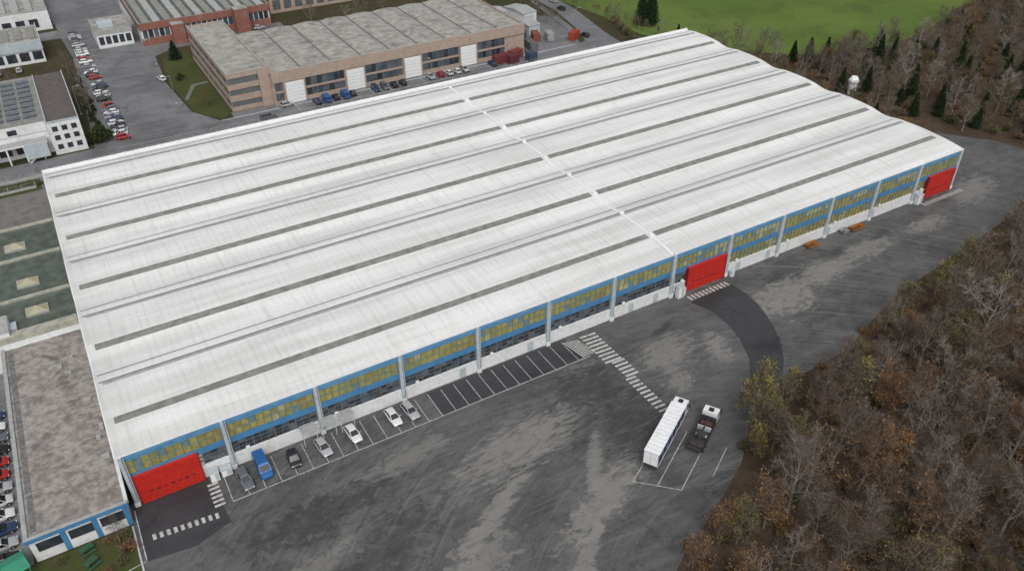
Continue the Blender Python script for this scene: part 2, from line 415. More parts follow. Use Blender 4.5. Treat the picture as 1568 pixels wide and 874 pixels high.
for (xx) in (45.5,57,76,81,99,106,121,133): b.box(xx-.5,xx+.5,-.06,-.03,.05,1.75,PIL)
b.obj('wall_fixtures',wh)

def kiosk(x,y,w,d,h,name='utility_cabinet'):
    b=MB(); b.box(-w/2,w/2,-d/2,d/2,0,h,WHT); b.box(-w/2-.06,w/2+.06,-d/2-.06,d/2+.06,h,h+.08,PIL)
    b.box(-w/2+.1,-.04,-d/2-.03,-d/2,.15,h-.15,CAP); b.box(.04,w/2-.1,-d/2-.03,-d/2,.15,h-.15,PIL); b.obj(name,loc=(x,y,0.01))
kiosk(9.4,-.9,1.1,.9,1.5);kiosk(10.9,-.8,1.3,.8,1.1);kiosk(85.4,-.9,1.2,.8,2.1);kiosk(86.4,-.7,.5,.6,1.3);kiosk(145.2,-.9,1.4,.9,2.0);kiosk(97.0,-.8,.7,.6,1.0)
def skip(x,y,L,col,rz=0,name='waste_skip'):
    b=MB(); m=M('skip_'+name+str(int(col[0]*99)),col,.6,.2,3,dirt=(.1,.06,.04),damt=.6)
    w=.55;h=.75
    b.loft([[(-L/2+.25,-w+.1,.12),(L/2-.25,-w+.1,.12),(L/2-.25,w-.1,.12),(-L/2+.25,w-.1,.12)],[(-L/2,-w,h),(L/2,-w,h),(L/2,w,h),(-L/2,w,h)]],m,caps=False)
    b.face([(-L/2+.25,-w+.1,.14),(L/2-.25,-w+.1,.14),(L/2-.25,w-.1,.14),(-L/2+.25,w-.1,.14)],BLK)
    for i in range(5):
        xx=-L/2+.3+i*(L-.6)/4; b.box(xx-.04,xx+.04,-w-.04,-w+.02,.3,h,m); b.box(xx-.04,xx+.04,w-.02,w+.04,.3,h,m)
    b.box(-L/2-.05,L/2+.05,-w-.06,-w,h-.08,h+.02,m);b.box(-L/2-.05,L/2+.05,w,w+.06,h-.08,h+.02,m)
    b.obj(name,loc=(x,y,.01),rz=rz)
skip(115.6,-1.3,2.6,(.34,.13,.03));skip(127.3,-1.4,3.3,(.34,.14,.03));skip(124.3,-1.1,1.6,(.3,.3,.3))

# ------------------------------------------------------------ vehicles
def car_mesh(name,col,kind='hatch',rough=.28):
    P=M('paint_'+name,col,rough,.03,3,spec=.6,metal=0.2)
    b=MB()
    L={'hatch':2.05,'wagon':2.3,'small':1.8,'van':2.55}[kind]; s=L/2.1
    if kind=='van': st=[(-2.1,.84,1.25),(-2.05,.92,1.3),(-1.2,.95,1.3),(0,.95,1.25),(1.2,.95,1.15),(1.75,.93,1.08),(2.05,.84,.95),(2.13,.7,.8)]
    else: st=[(-2.12,.70,.84),(-2.0,.80,.93),(-1.3,.86,.95),(0,.87,.93),(.95,.86,.92),(1.55,.84,.83),(1.95,.77,.72),(2.12,.62,.6)]
    rings=[]
    for x,w,zt in st:
        zb=.24 if abs(x)<1.9 else .34
        rings.append([(x*s,-w*.9,zb),(x*s,-w,zb+.18),(x*s,-w,zt-.18),(x*s,-w*.9,zt-.02),(x*s,-w*.5,zt+.02),(x*s,w*.5,zt+.02),(x*s,w*.9,zt-.02),(x*s,w,zt-.18),(x*s,w,zb+.18),(x*s,w*.9,zb)])
    b.loft(rings,P)
    if kind=='van': bx0,bx1,rx0,rx1,hb,hr,z0,z1=-2.1,1.55,-2.02,.75,.90,.78,1.15,2.0
    elif kind=='wagon': bx0,bx1,rx0,rx1,hb,hr,z0,z1=-2.02,.95,-1.75,.2,.77,.6,.9,1.46
    elif kind=='small': bx0,bx1,rx0,rx1,hb,hr,z0,z1=-2.0,1.1,-1.6,.35,.77,.62,.9,1.5
    else: bx0,bx1,rx0,rx1,hb,hr,z0,z1=-1.98,.98,-1.4,.15,.77,.6,.9,1.44
    Bq=[(bx0*s,-hb,z0),(bx1*s,-hb,z0),(bx1*s,hb,z0),(bx0*s,hb,z0)]
    Rq=[(rx0*s,-hr,z1),(rx1*s,-hr,z1),(rx1*s,hr,z1),(rx0*s,hr,z1)]
    gm=P if kind=='van' else GLS
    b.loft([Bq,Rq],gm,caps=False)
    e=.07
    mid=[(rx0*s+e,-hr+e,z1+.05),(rx1*s-e,-hr+e,z1+.05),(rx1*s-e,hr-e,z1+.05),(rx0*s+e,hr-e,z1+.05)]
    Ro=[(rx0*s-.03,-hr-.02,z1-.02),(rx1*s+.03,-hr-.02,z1-.02),(rx1*s+.03,hr+.02,z1-.02),(rx0*s-.03,hr+.02,z1-.02)]
    b.loft([Ro,mid],P,caps=True)
    def lp(a,c,t): return tuple(a[i]+(c[i]-a[i])*t for i in range(3))
    if kind!='van':
        for sgn,(i0,i1) in ((-1,(0,1)),(1,(3,2))):
            for t0,t1 in ((0,.05),(.30,.335),(.6,.64),(.95,1)):
                a0=lp(Bq[i0],Bq[i1],t0);a1=lp(Bq[i0],Bq[i1],t1);c0=lp(Rq[i0],Rq[i1],t0);c1=lp(Rq[i0],Rq[i1],t1)
                b.face([(p[0],p[1]+sgn*.012,p[2]) for p in (a0,a1,c1,c0)],P)
        for xi,(i0,i1) in ((1,(1,2)),(-1,(0,3))):
            for t0,t1 in ((0,.06),(.94,1)):
                a0=lp(Bq[i0],Bq[i1],t0);a1=lp(Bq[i0],Bq[i1],t1);c0=lp(Rq[i0],Rq[i1],t0);c1=lp(Rq[i0],Rq[i1],t1)
                b.face([(p[0]+xi*.012,p[1],p[2]+.006) for p in (a0,a1,c1,c0)],P)
    else:
        def q(i0,i1,u0,u1,w0,w1,off):
            pts=[lp(lp(Bq[i0],Bq[i1],u),lp(Rq[i0],Rq[i1],u),w) for u,w in ((u0,w0),(u1,w0),(u1,w1),(u0,w1))]
            b.face([(p[0]+off[0],p[1]+off[1],p[2]) for p in pts],GLS)
        q(1,2,.07,.93,.1,.88,(.015,0)); q(0,3,.1,.9,.3,.85,(-.015,0))
        for a_,c_,o in ((0,1,-.015),(3,2,.015)): q(a_,c_,.72,.92,.25,.85,(0,o)); q(a_,c_,.42,.68,.25,.85,(0,o)); q(a_,c_,.08,.38,.25,.85,(0,o))
    wx=1.3*s; hw=.87 if kind!='van' else .95
    for xx in (-wx,wx):
        for sy in (-1,1):
            y0=sy*(hw-.2)
            b.cyl((xx,min(y0,y0+sy*.23),.32),.37,.215,BLK,14,'y')
            b.cyl((xx,min(y0,y0+sy*.25),.32),.315,.25,TYRE,14,'y')
            b.cyl((xx,min(y0,y0+sy*.262),.32),.18,.262,MET,10,'y')
    for sy in (-1,1):
        b.box(L*.935,L*.985,sy*.62-.14,sy*.62+.14,.56 if kind!='van' else .72,.68 if kind!='van' else .9,HEAD)
        b.box(-L-.03,-L*.95,sy*.62-.1,sy*.62+.1,.62,.84,TAIL)
        mx=(bx1-.35)*s; ya=sy*(hw+.02); b.box(mx-.06,mx+.1,min(ya,ya+sy*.14),max(ya,ya+sy*.14),z0+.02,z0+.16,P)
    b.box(L-.06,L+.02,-.4,.4,.34,.46,BLK); b.box(-L-.04,-L+.02,-.5,.5,.36,.48,BLK)
    return b.mesh('car_'+name)
CM={}
for nm,col,k in (('silver',(.42,.43,.44),'hatch'),('white',(.74,.75,.75),'hatch'),('grey',(.13,.145,.165),'wagon'),('dark',(.025,.028,.035),'small'),('blue',(.03,.13,.36),'van'),
                 ('red',(.4,.02,.02),'small'),('black',(.015,.016,.018),'hatch'),('navy',(.03,.05,.12),'wagon'),('cream',(.6,.6,.57),'small'),('white2',(.7,.7,.7),'van')):
    CM[nm]=car_mesh(nm,col,k)
def car(nm,x,y,rz,name='parked_car'): place(CM[nm],name,(x,y,.016),rz,.84)
HP=math.pi/2
car('grey',12.6,-3.3,-HP+.06);car('blue',15.15,-2.4,-HP+.03,'parked_van');car('dark',19.0,-3.1,-HP-.05);car('silver',23.0,-3.2,-HP+.1);car('white',27.3,-2.9,-HP+.08)
car('white',33.2,-2.8,-HP+.05);car('silver',35.7,-2.9,-HP+.1)
seq=['red','white','silver','black','white','navy','silver','white','grey','red','black','silver','white','dark','navy','silver','red','black','white','grey','silver']
y=110.5
for i,s_ in enumerate(seq):
    car(s_,16.2+U(-.2,.2)-(.02*(i)),y,U(-.05,.05)+(math.pi if rnd()<.5 else 0)); y+=2.25+(3 if i in(9,15) else 0)
for i in range(13): car(random.choice(seq),15.6,166+i*2.2,U(-.05,.05)) if rnd()<.85 else None
for i in range(9): car(random.choice(seq),33.5+i*3.9+U(-.6,.6),169.6,U(-.05,.05)) if rnd()<.6 and i not in(2,) else None
car('white',31.0,142.5,HP+.2,'car')
for i,(x,s_) in enumerate(((61,'navy'),(63.4,'blue'),(65.8,'black'),(68.3,'blue'),(70.3,'dark'),(76.5,'navy'),(79,'grey'),(81.5,'black'),(84,'dark'),(92,'silver'),(94.8,'red'),(97.2,'white'),(99.6,'white'),(102,'silver'),(110.5,'navy'))):
    car(s_,x,107.2,HP+U(-.06,.06)+(math.pi if rnd()<.4 else 0))
car('silver',54,109,.1);car('grey',48,104.5,.05,'car')
for x,y,s_ in ((153,138,'black'),(155,146,'silver'),(145,113,'dark')): car(s_,x,y,HP,'car')
for i,s_ in enumerate(['black','silver','navy','white','cream','silver','red','red','black','grey','white','navy']):
    car(s_,-14.7+U(-.2,.2),-1.2+i*2.42,U(-.05,.05))
for i in range(10):
    car(random.choice(seq),-32+i*3.6,197,HP); car(random.choice(seq),-20+i*2.4,168.5,HP+U(-.05,.05)) if rnd()<.8 else None
for i in range(8): car(random.choice(seq),-26+i*2.4,153,HP+U(-.05,.05))

# trucks
def wheels(b,xs,y,r=.5,w=.3):
    for x in xs:
        for sy in (-1,1):
            ya=sy*y; b.cyl((x,min(ya,ya-sy*w),r),r,w,TYRE,16,'y'); b.cyl((x,min(ya,ya-sy*(w))-.01,r),r*.55,w+.02,MET,12,'y')
CABW=M('truck_cab_white',(.72,.73,.74),.35,.04); CURT=M('curtain_blue',(.02,.035,.11),.5,.15,1.5)
CHS=M('chassis_dark',(.045,.04,.045),.7,.2); TRW=M('trailer_white',(.78,.79,.80),.5,.05,1.,dirt=(.45,.45,.45),dscale=.8,damt=.35)
def cab(b,x0,h=2.9):
    w=1.2
    prof=[(x0,.55),(x0+2.0,.45),(x0+2.1,.9),(x0+2.08,1.5),(x0+1.8,h-.35),(x0+1.55,h),(x0,h+.05)]
    b.prism(prof,-w,w,CABW)
    b.face([(x0+2.095,-w+.12,1.56),(x0+2.095,w-.12,1.56),(x0+1.85,w-.18,h-.4),(x0+1.85,-w+.18,h-.4)],GLS)
    for sy in (-1,1):
        y=sy*(w+.012); b.face([(x0+.9,y,1.55),(x0+1.85,y,1.5),(x0+1.65,y,h-.55),(x0+.9,y,h-.5)],GLS)
        b.box(x0+2.0,x0+2.15,min(sy*(w+.02),sy*(w+.28)),max(sy*(w+.02),sy*(w+.28)),1.6,2.3,BLK)
        b.box(x0+2.085,x0+2.13,sy*.85-.2,sy*.85+.2,.6,.85,HEAD)
    b.box(x0+2.09,x0+2.16,-.75,.75,.62,1.3,BLK)
    b.box(x0+1.98,x0+2.2,-w,w,.38,.56,CHS)
    b.box(x0-.6,x0,-.5,.5,.6,.95,CHS)
    b.box(x0+.3,x0+1.2,-.4,.4,h+.04,h+.12,BLK)
b=MB()
Lt=12.8
b.box(0,Lt,-1.27,1.27,1.15,3.95,CURT,top=TRW)
b.face([(-.01,-1.2,1.2),(-.01,1.2,1.2),(-.01,1.2,3.9),(-.01,-1.2,3.9)][::-1],TRW)
b.box(-.04,-.01,-.04,.04,1.2,3.9,PIL)
for sy in (-1,1):
    b.box(0,Lt,min(sy*1.27,sy*1.31),max(sy*1.27,sy*1.31),3.75,3.97,TRW); b.box(0,Lt,min(sy*1.27,sy*1.31),max(sy*1.27,sy*1.31),1.05,1.25,TRW)
    for k in range(7):
        xx=k*Lt/6; xx=min(max(xx,.06),Lt-.06); b.box(xx-.05,xx+.05,min(sy*1.27,sy*1.295),max(sy*1.27,sy*1.295),1.25,3.75,PIL)
b.box(Lt,Lt+.05,-1.27,1.27,1.15,3.95,TRW)
for k in range(1,14): b.box(k*Lt/14-.02,k*Lt/14+.02,-1.2,1.2,3.95,3.965,STRIPM)
b.box(.3,Lt-.3,-.5,.5,.85,1.12,CHS); b.box(-.08,.0,-1.2,1.2,.55,.7,CHS)
b.box(4.5,8.5,-1.2,-.9,.4,1.0,PIL);b.box(4.5,8.5,.9,1.2,.4,1.0,PIL)
wheels(b,(1.6,2.9,4.2),1.22); wheels(b,(Lt-1.3,),1.22)
cab(b,Lt+.35,3.6); wheels(b,(Lt+1.5,),1.2)
b.box(Lt-1.9,Lt+.3,-.45,.45,.7,1.0,CHS)
b.obj('articulated_lorry',loc=(57.9,-27.9,.016),rz=math.radians(30.5),scale=.79)
b=MB()
b.box(-.2,6.6,-1.2,1.2,.85,1.1,CHS)
for sy in (-1,1): b.box(-.2,6.6,min(sy*1.2,sy*1.26),max(sy*1.2,sy*1.26),.95,1.65,CHS)
b.box(6.5,6.65,-1.26,1.26,1.1,2.3,CHS)
RD=M('truck_red_brown',(.10,.035,.03),.6,.2)
b.box(.2,1.0,-1.1,1.1,1.12,1.6,CHS); b.box(2.2,3.4,-.7,.7,1.12,1.8,CHS); b.box(4.3,4.6,-1.1,1.1,1.12,1.9,PIL); b.box(5.2,6.0,-.9,.9,1.12,1.7,RD)
b.box(1.4,6.3,-.12,.12,1.8,2.0,CHS); b.cyl((3.,-.9,1.3),.25,1.8,PIL,10,'y')
wheels(b,(1.,2.3),1.24); wheels(b,(7.5,),1.2)
cab(b,6.9,2.8)
b.obj('flatbed_truck',loc=(64.7,-28.7,.016),rz=math.radians(31),scale=.84)

# ------------------------------------------------------------ low building bottom left
GRV=M('gravel_roof',(.26,.235,.215),.95,.32,1.2,dirt=(.09,.087,.084),dscale=.35,damt=.9)
GRVP=M('roof_patch',(.15,.145,.14),.95,.3,1.5)
lb=empty('low_annex_building')
b=MB(); b.box(-11.4,-.9,-2.9,35.3,0,3.5,WHT); b.obj('walls',lb)
b=MB()
b.face([(-11.2,-2.7,3.85),(-.9,-2.7,3.85),(-.9,35.2,3.85),(-11.2,35.2,3.85)],GRV)
for (x0,x1,y0,y1) in ((-11.7,-.6,-3.2,-2.7),(-11.7,-11.2,-2.7,35.4)): b.box(x0,x1,y0,y1,3.45,4.05,BLUE,top=STRIPM)
b.box(-.9,-.5,-2.7,35.4,3.45,4.05,WHT); b.box(-11.2,-.9,35.2,35.5,3.45,4.05,WHT)
for (x,y,w,d,h) in ((-2.2,5.5,1.,.7,.4),(-2.7,17.5,.9,.6,.4),(-5,27,.6,.6,.3),(-4.2,25,.8,.5,.3),(-1.6,11,.5,1.3,.3),(-2.2,9.5,.5,.5,.4),(-3.2,28.5,.4,.4,.4)):
    b.box(x,x+w,y,y+d,3.86,3.86+h,STRIPM)
for k in range(1,6): b.box(-11.2,-.9,k*6.2-2,k*6.2-1.92,3.853,3.87,STRIPM)
b.box(-10.9,-10.2,-2,34.5,3.853,3.862,GRVP)
b.obj('roof',lb)
b=MB()
for k in range(3): b.box(-10.8+k*3.4,-8.2+k*3.4,-2.96,-2.9,1.5,2.9,DG[0]); b.box(-8.2+k*3.4,-7.6+k*3.4,-2.95,-2.9,.05,3.3,BLUE)
for k in range(9): b.box(-11.46,-11.4,-1.5+k*4,1.2+k*4,1.4,2.8,DG[1])
b.obj('windows',lb)
GR=M('green_grey_roof',(.10,.12,.10),.85,.25,.6,dirt=(.06,.07,.06),damt=.7)
CBM=M('concrete_beam',(.34,.34,.28),.9,.2,1.)
lb=empty('skylit_annex_building')
b=MB(); b.box(-34,-.95,35.6,71,0,4.6,WHT,top=GR); b.obj('walls',lb)
b=MB()
for y in (71,59.8,47.2): b.box(-34,-1.0,y-.7,y,4.6,4.9,CBM)
b.box(-12,-.9,35.6,37.0,4.6,5.6,CBM)
for j in range(80):
    yy=37.3+j*.42
    if not any(abs(yy-q)<1 for q in (70.5,59.4,46.8)): b.box(-34,-1.0,yy,yy+.1,4.6,4.68,GR)
b.box(-11.6,-9.9,36,41,4.6,6.2,WHT,top=STRIPM); b.box(-9.9,-9,38,40,4.6,5.3,PIL)
b.obj('roof_beams',lb)
b=MB(); SK=M('skylight_cream',(.34,.32,.22),.5,.1)
for (x,y) in ((-7.6,63.6),(-6.6,51),(-6.0,42.2),(-14,63),(-14,51),(-14,42),(-22,51),(-22,42)):
    b.box(x-1.6,x+1.6,y-1.2,y+1.2,4.6,4.95,STRIPM)
    p=[(x-1.5,y-1.1,4.95),(x+1.5,y-1.1,4.95),(x+1.5,y+1.1,4.95),(x-1.5,y+1.1,4.95)]
    for k in range(4): b.face([p[k],p[(k+1)%4],(x,y,5.7)],SK)
b.obj('skylights',lb)

# ------------------------------------------------------------ beige factory
BEI=M('beige_panel',(.37,.285,.23),.85,.1,1.,dirt=(.25,.20,.16),damt=.5)
BRF=M('concrete_roof',(.31,.30,.275),.9,.22,.5,dirt=(.15,.145,.13),dscale=.3,damt=.85)
BRS=M('roof_seam',(.16,.155,.145),.9,.1)
bb=empty('beige_factory_building')
X0,X1,Y0,Y1,HB=51.6,122.6,110.4,143.5,7.9
b=MB(); b.box(X0,X1,Y0+.3,Y1,0,HB-.2,BEI)
for i in range(9):
    xa=X0+i*(X1-X0)/9; xb=X0+(i+1)*(X1-X0)/9
    n=6
    prev=None
    for k in range(n+1):
        t=k/n; z=HB-.1+.4*math.sin(math.pi*t); q=(xa+(xb-xa)*t,z)
        if prev: b.face([(prev[0],Y0+.4,prev[1]),(q[0],Y0+.4,q[1]),(q[0],Y1,q[1]),(prev[0],Y1,prev[1])],BRF)
        prev=q
    b.box(xa-.15,xa+.15,Y0+.4,Y1,HB-.1,HB+.08,BRS)
b.box(X0,X1,Y0,Y0+.4,HB-2.3,HB+.45,BEI,top=STRIPM); b.box(X1-.3,X1+.02,Y0+.4,Y1,HB-1,HB+.4,BEI); b.box(X0,X0+.3,Y0+.4,Y1,HB-.5,HB+.4,BEI)
b.obj('walls_and_roof',bb)
b=MB()
dxs=[57.0,72.7,88.6,105.0,119.2]
b.box(X0,X1,Y0,Y0+.3,0,1.0,BEI)
prevx=X0+.6
for d in dxs:
    a,c=d-2.3,d+2.3
    if d<119:
        b.box(a,c,Y0-.1,Y0+.29,0.02,5.2,CAP)
        for k in range(1,6): b.box(a,c,Y0-.12,Y0-.1,k*.86-.02,k*.86+.02,STRIPM)
        b.box(a-.4,a,Y0-.15,Y0+.29,0,5.6,BEI);b.box(c,c+.4,Y0-.15,Y0+.29,0,5.6,BEI)
    if a-.5-prevx>1:
        n=max(1,int((a-.5-prevx)/1.4)); w=(a-.5-prevx)/n
        for k in range(n):
            for (z0,z1) in ((1.1,2.9),(3.4,5.5)):
                b.face([(prevx+k*w+.08,Y0+.2,z0),(prevx+(k+1)*w-.08,Y0+.2,z0),(prevx+(k+1)*w-.08,Y0+.2,z1),(prevx+k*w+.08,Y0+.2,z1)],random.choice(DG))
            b.box(prevx+k*w-.06,prevx+k*w+.06,Y0+.1,Y0+.29,1,5.6,FRM)
        b.box(prevx,a-.5,Y0+.02,Y0+.29,2.9,3.4,BEI)
    prevx=c+.5
b.obj('facade',bb)
b=MB(); OX0,OX1,OY0,OY1,OH=41.6,51.4,112.2,153.3,9.0
b.box(OX0+.15,OX1-.02,OY0+.15,OY1,0,OH-.3,FRM)
b.box(OX0,OX1,OY0,OY1+.2,OH-.9,OH,BEI,top=BRF)
for z0,z1 in ((0,1.1),(2.4,3.9),(5.3,6.6)):
    b.box(OX0,OX1,OY0,OY1+.2,z0,z1,BEI)
for z0,z1 in ((1.1,2.4),(3.9,5.3),(6.6,8.1)):
    n=28
    for k in range(n+1):
        y=OY0+.05+(OY1-OY0-.2)*k/n; b.box(OX0+.04,OX0+.13,y,y+.14,z0,z1,BEI if k%4==0 else FRM)
    for k in range(8):
        x=OX0+.05+(OX1-OX0-.2)*k/7; b.box(x,x+.12,OY0+.04,OY0+.13,z0,z1,BEI if k%7==0 else FRM)
    for k in range(n):
        y=OY0+.05+(OY1-OY0-.2)*k/n; b.face([(OX0+.12,y+.14,z0),(OX0+.12,y+1.4,z0),(OX0+.12,y+1.4,z1),(OX0+.12,y+.14,z1)],random.choice(DG))
b.box(OX1-2.4,OX1+.4,OY0-.6,OY0-.02,0,OH+.5,BEI)
b.box(OX0,OX0+.3,OY0,OY1,OH+.002,OH+.35,BEI,top=STRIPM);b.box(OX1-.3,OX1,OY0,OY1,OH+.002,OH+.35,BEI,top=STRIPM);b.box(OX0+.3,OX1-.3,OY0,OY0+.3,OH+.002,OH+.35,BEI,top=STRIPM);b.box(OX0+.3,OX1-.3,OY1-.3,OY1,OH+.002,OH+.35,BEI,top=STRIPM)
b.obj('office_wing',bb)
BRK=M('red_brick',(.24,.10,.075),.9,.2,4,dirt=(.3,.28,.26),damt=.3)
cb=empty('brick_factory_building')
b=MB(); b.box(32,69,172,214,0,5.9,WHT,top=GR)
b.box(31.8,69.2,171.8,172.0,0,2.,BRK); b.box(31.8,69.2,171.75,172.0,4.4,6.4,BRK,top=STRIPM); b.box(31.75,32,172,214,4.4,6.4,BRK,top=STRIPM);b.box(69,69.25,172,214,0,6.4,BRK,top=STRIPM)
for k in range(24): 
    b.face([(32.4+k*1.52,171.97,2.05),(33.7+k*1.52,171.97,2.05),(33.7+k*1.52,171.97,4.35),(32.4+k*1.52,171.97,4.35)],random.choice(DG))
for k in range(12): b.box(33+k*3,35.0+k*3,173,212,5.9,6.25,STRIPM if k%2 else STRIPD)
b.box(40,43.5,168.5,171.7,0,5.6,BRK,top=BRF); b.box(58,62,167.8,171.7,0,7.2,BRK,top=BRF)
b.obj('walls_and_roof',cb)
b=MB(); b.box(20.5,30,176,190,0,4.6,WHT,top=BRF); b.box(20.3,30.2,175.8,176,3.9,5.,STRIPM);b.box(20.3,20.5,176,190,3.9,5.,STRIPM);b.box(30,30.2,176,190,3.9,5.,STRIPM)
for k in range(5): b.box(21+k*1.8,22.3+k*1.8,175.94,176,1,3.2,DG[0])
b.box(22,26,180,184,4.6,5.6,PIL); b.obj('gatehouse_building')
lbld=empty('white_office_building')
b=MB(); b.box(-30,2.2,111.5,143,0,6.8,WHT,top=STRIPD)
for i in range(9):
    for j in range(8):
        x=-28+i*3.3; y=116+j*3.2; b.box(x,x+2.6,y,y+1.9,6.8,7.1,DG[2],top=DG[1])
b.box(-30,2.2,111.3,111.5,5.2,7.2,WHT)
for k in range(0,12,3): b.box(-27+k*2.4,-25.2+k*2.4,111.22,111.3,5.5,6.6,DG[0])
for k in range(9): b.box(-28+k*3.3,-25.6+k*3.3,111.4,111.5,1.0,3.4,DG[0])
b.box(-30,1.5,108.6,111.3,3.6,4.0,WHT,top=STRIPM)
for k in range(10): b.box(-29.8+k*3.3,-29.5+k*3.3,108.7,109,0,3.6,WHT)
b.obj('main_block',lbld)
b=MB(); RBR=M('brown_flat_roof',(.10,.085,.08),.9,.2,1.)
b.box(2.3,8.8,109.3,141,0,7.4,WHT,top=RBR); b.box(2.3,8.8,109.2,109.4,7.4,7.7,PIL); b.box(2.3,2.5,109.4,141,7.4,7.7,PIL); b.box(8.6,8.8,109.4,141,7.4,7.7,PIL)
for k in range(3):
    for z in (1.2,3.3,5.3): b.box(3.1+k*1.9,4.2+k*1.9,109.24,109.3,z,z+1.1,DG[0])
for k in range(10): b.box(8.8,8.86,112+k*2.8,113.6+k*2.8,4.8,6.2,DG[0])
b.obj('end_block',lbld)
b=MB()
for i in range(12):
    b.box(-3.0+i*.35,-2.65+i*.35,107.6,108.5,i*.28,i*.28+.28,PIL)
b.box(-3,1.3,107.5,107.55,1.,4.3,PIL) ; b.obj('stairs',lbld)
b=MB(); b.box(-40,6.4,173.5,190,0,5.6,WHT,top=BRF)
b.box(-40,6.6,173.2,173.5,3.6,6.2,PIL); b.box(6.4,6.6,173.5,190,3.6,6.2,PIL)
for k in range(14): b.box(-38+k*3.2,-35.6+k*3.2,173.44,173.5,.9,3.2,DG[0]); b.box(-38+k*3.2,-36+k*3.2,177,187,5.6,6.,STRIPD)
b.obj('grey_factory_building')
b=MB(); b.box(-60,11,203,240,0,5.5,WHT,top=BRF); 
for k in range(18): b.box(-56+k*3.6,-54+k*3.6,205,236,5.5,6.1,STRIPM); b.box(-56+k*3.6,-53.6+k*3.6,202.94,203,1,3.5,DG[0])
b.obj('sawtooth_factory_building')
b=MB(); b.box(72,118,182,230,0,5.5,BEI,top=BRF)
for k in range(12): b.box(73+k*3.6,75.4+k*3.6,181.94,182,1,4,DG[1]); b.box(73+k*3.6,75+k*3.6,185,228,5.5,5.9,STRIPM)
b.obj('distant_factory_building')
def shed(x,y,w,d,h,m,rz=0,name='storage_shed'):
    b=MB(); b.box(-w/2,w/2,-d/2,d/2,0,h,m)
    b.loft([[(-w/2-.2,-d/2-.2,h),(w/2+.2,-d/2-.2,h),(w/2+.2,d/2+.2,h),(-w/2-.2,d/2+.2,h)],[(-w/2-.2,-.05,h+.7),(w/2+.2,-.05,h+.7),(w/2+.2,.05,h+.7),(-w/2-.2,.05,h+.7)]],STRIPM)
    b.box(-w*.2,w*.2,-d/2-.04,-d/2,.05,h*.75,PIL); b.obj(name,loc=(x,y,.01),rz=rz)
shed(133,127,4,9,2.6,PIL,.1);shed(137,137,5,10,3,WHT,.15);shed(130,140,4,7,3,PIL,.1)
def container(x,y,L,col,rz,name='shipping_container'):
    m=M('cont_%d_%d'%(int(col[0]*100),int(col[2]*100)),col,.6,.2,2,dirt=(.1,.07,.05),damt=.5)
    b=MB(); b.box(-L/2,L/2,-1,1,.1,2.2,m)
    n=int(L/.4)
    for k in range(n):
        xx=-L/2+.2+k*(L-.3)/n
        b.box(xx,xx+.14,-1.05,-1,.25,2.05,m);b.box(xx,xx+.14,1,1.05,.25,2.05,m);b.box(xx,xx+.14,-.95,.95,2.2,2.24,m)
    for sx in (-L/2,L/2-.15):
        for sy in (-1.06,.91): b.box(sx,sx+.15,sy,sy+.15,0,2.28,m)
    b.obj(name,loc=(x,y,.015),rz=rz)
RC=(.16,.035,.035)
container(113.5,107.3,5,RC,.03);container(118.6,108.6,4,(.2,.05,.05),.3);container(126,112.5,5,(.12,.12,.13),1.4);container(116,105.6,3,(.11,.03,.04),.05)
container(131,118,4,(.2,.07,.04),1.2);container(134.5,116,3.5,(.3,.3,.3),1.3);container(128.5,123,5,(.06,.09,.1),1.5);container(141,113,4,(.3,.05,.03),.6)
container(121.5,104.9,2.6,(.05,.07,.12),.1)
def fence(name,p0,p1,h=1.6,step=2.5):
    b=MB(); L=math.hypot(p1[0]-p0[0],p1[1]-p0[1]); n=int(L/step)
    m=M('fence_concrete',(.36,.36,.35),.8,.15)
    for i in range(n+1): b.box(i*L/n-.07,i*L/n+.07,-.07,.07,0,h,m)
    b.box(0,L,-.09,.09,0,.5,m); b.box(0,L,-.03,.03,h-.12,h-.04,MET); b.box(0,L,-.03,.03,h*.6,h*.6+.06,MET)
    b.obj(name,loc=(p0[0],p0[1],0.01),rz=math.atan2(p1[1]-p0[1],p1[0]-p0[0]))
fence('boundary_fence',(-38,100),(128,101.2)); fence('boundary_fence',(-38,95),(-3,95.5),1.3)
fence('boundary_fence',(144,120),(149,150),1.5)
b=MB(); b.box(-1.15,-.95,-11,-3.3,0,.12,PIL); b.obj('kerb')
b=MB(); b.box(38,139,108.6,108.8,0,.12,PIL); b.obj('kerb')
b=MB(); GC=M('green_sheet',(.03,.22,.13),.5,.1)
b.loft([[(-2,-1.5,2.2),(2,-1.5,2.2),(2,1.5,2.2),(-2,1.5,2.2)],[(-1.9,-.1,2.7),(1.9,-.1,2.7),(1.9,.1,2.7),(-1.9,.1,2.7)]],GC)
for x in (-1.8,1.8):
    for y in (-1.3,1.3): b.box(x-.06,x+.06,y-.06,y+.06,0,2.2,GC)
b.obj('green_canopy',loc=(-13.9,-4.2,.01),rz=.2)
def bench(x,y,rz):
    m=M('bench_green',(.03,.09,.05),.6,.1); b=MB()
    b.box(-.8,.8,-.3,.3,.68,.74,m)
    for s in (-1,1):
        b.box(-.8,.8,s*.65-.12,s*.65+.12,.4,.45,m); b.box(s*.55-.05,s*.55+.05,-.7,.7,.3,.38,m); b.box(s*.55-.05,s*.55+.05,-.35,-.27,0,.68,m); b.box(s*.55-.05,s*.55+.05,.27,.35,0,.68,m)
    b.obj('picnic_bench',loc=(x,y,.012),rz=rz)
bench(-6.2,-4.4,.3);bench(-6.0,-6.6,.5)
b=MB(); b.cyl((0,0,0),.9,5.0,WHT,16); b.cyl((0,0,5.0),1.2,.4,CAP,16); b.cyl((0,0,5.4),1.2,.8,CAP,16,r2=.7)
for k in range(4):
    a=k*math.pi/2; b.box(1.0*math.cos(a)-.08,1.0*math.cos(a)+.08,1.0*math.sin(a)-.08,1.0*math.sin(a)+.08,0,5,PIL)
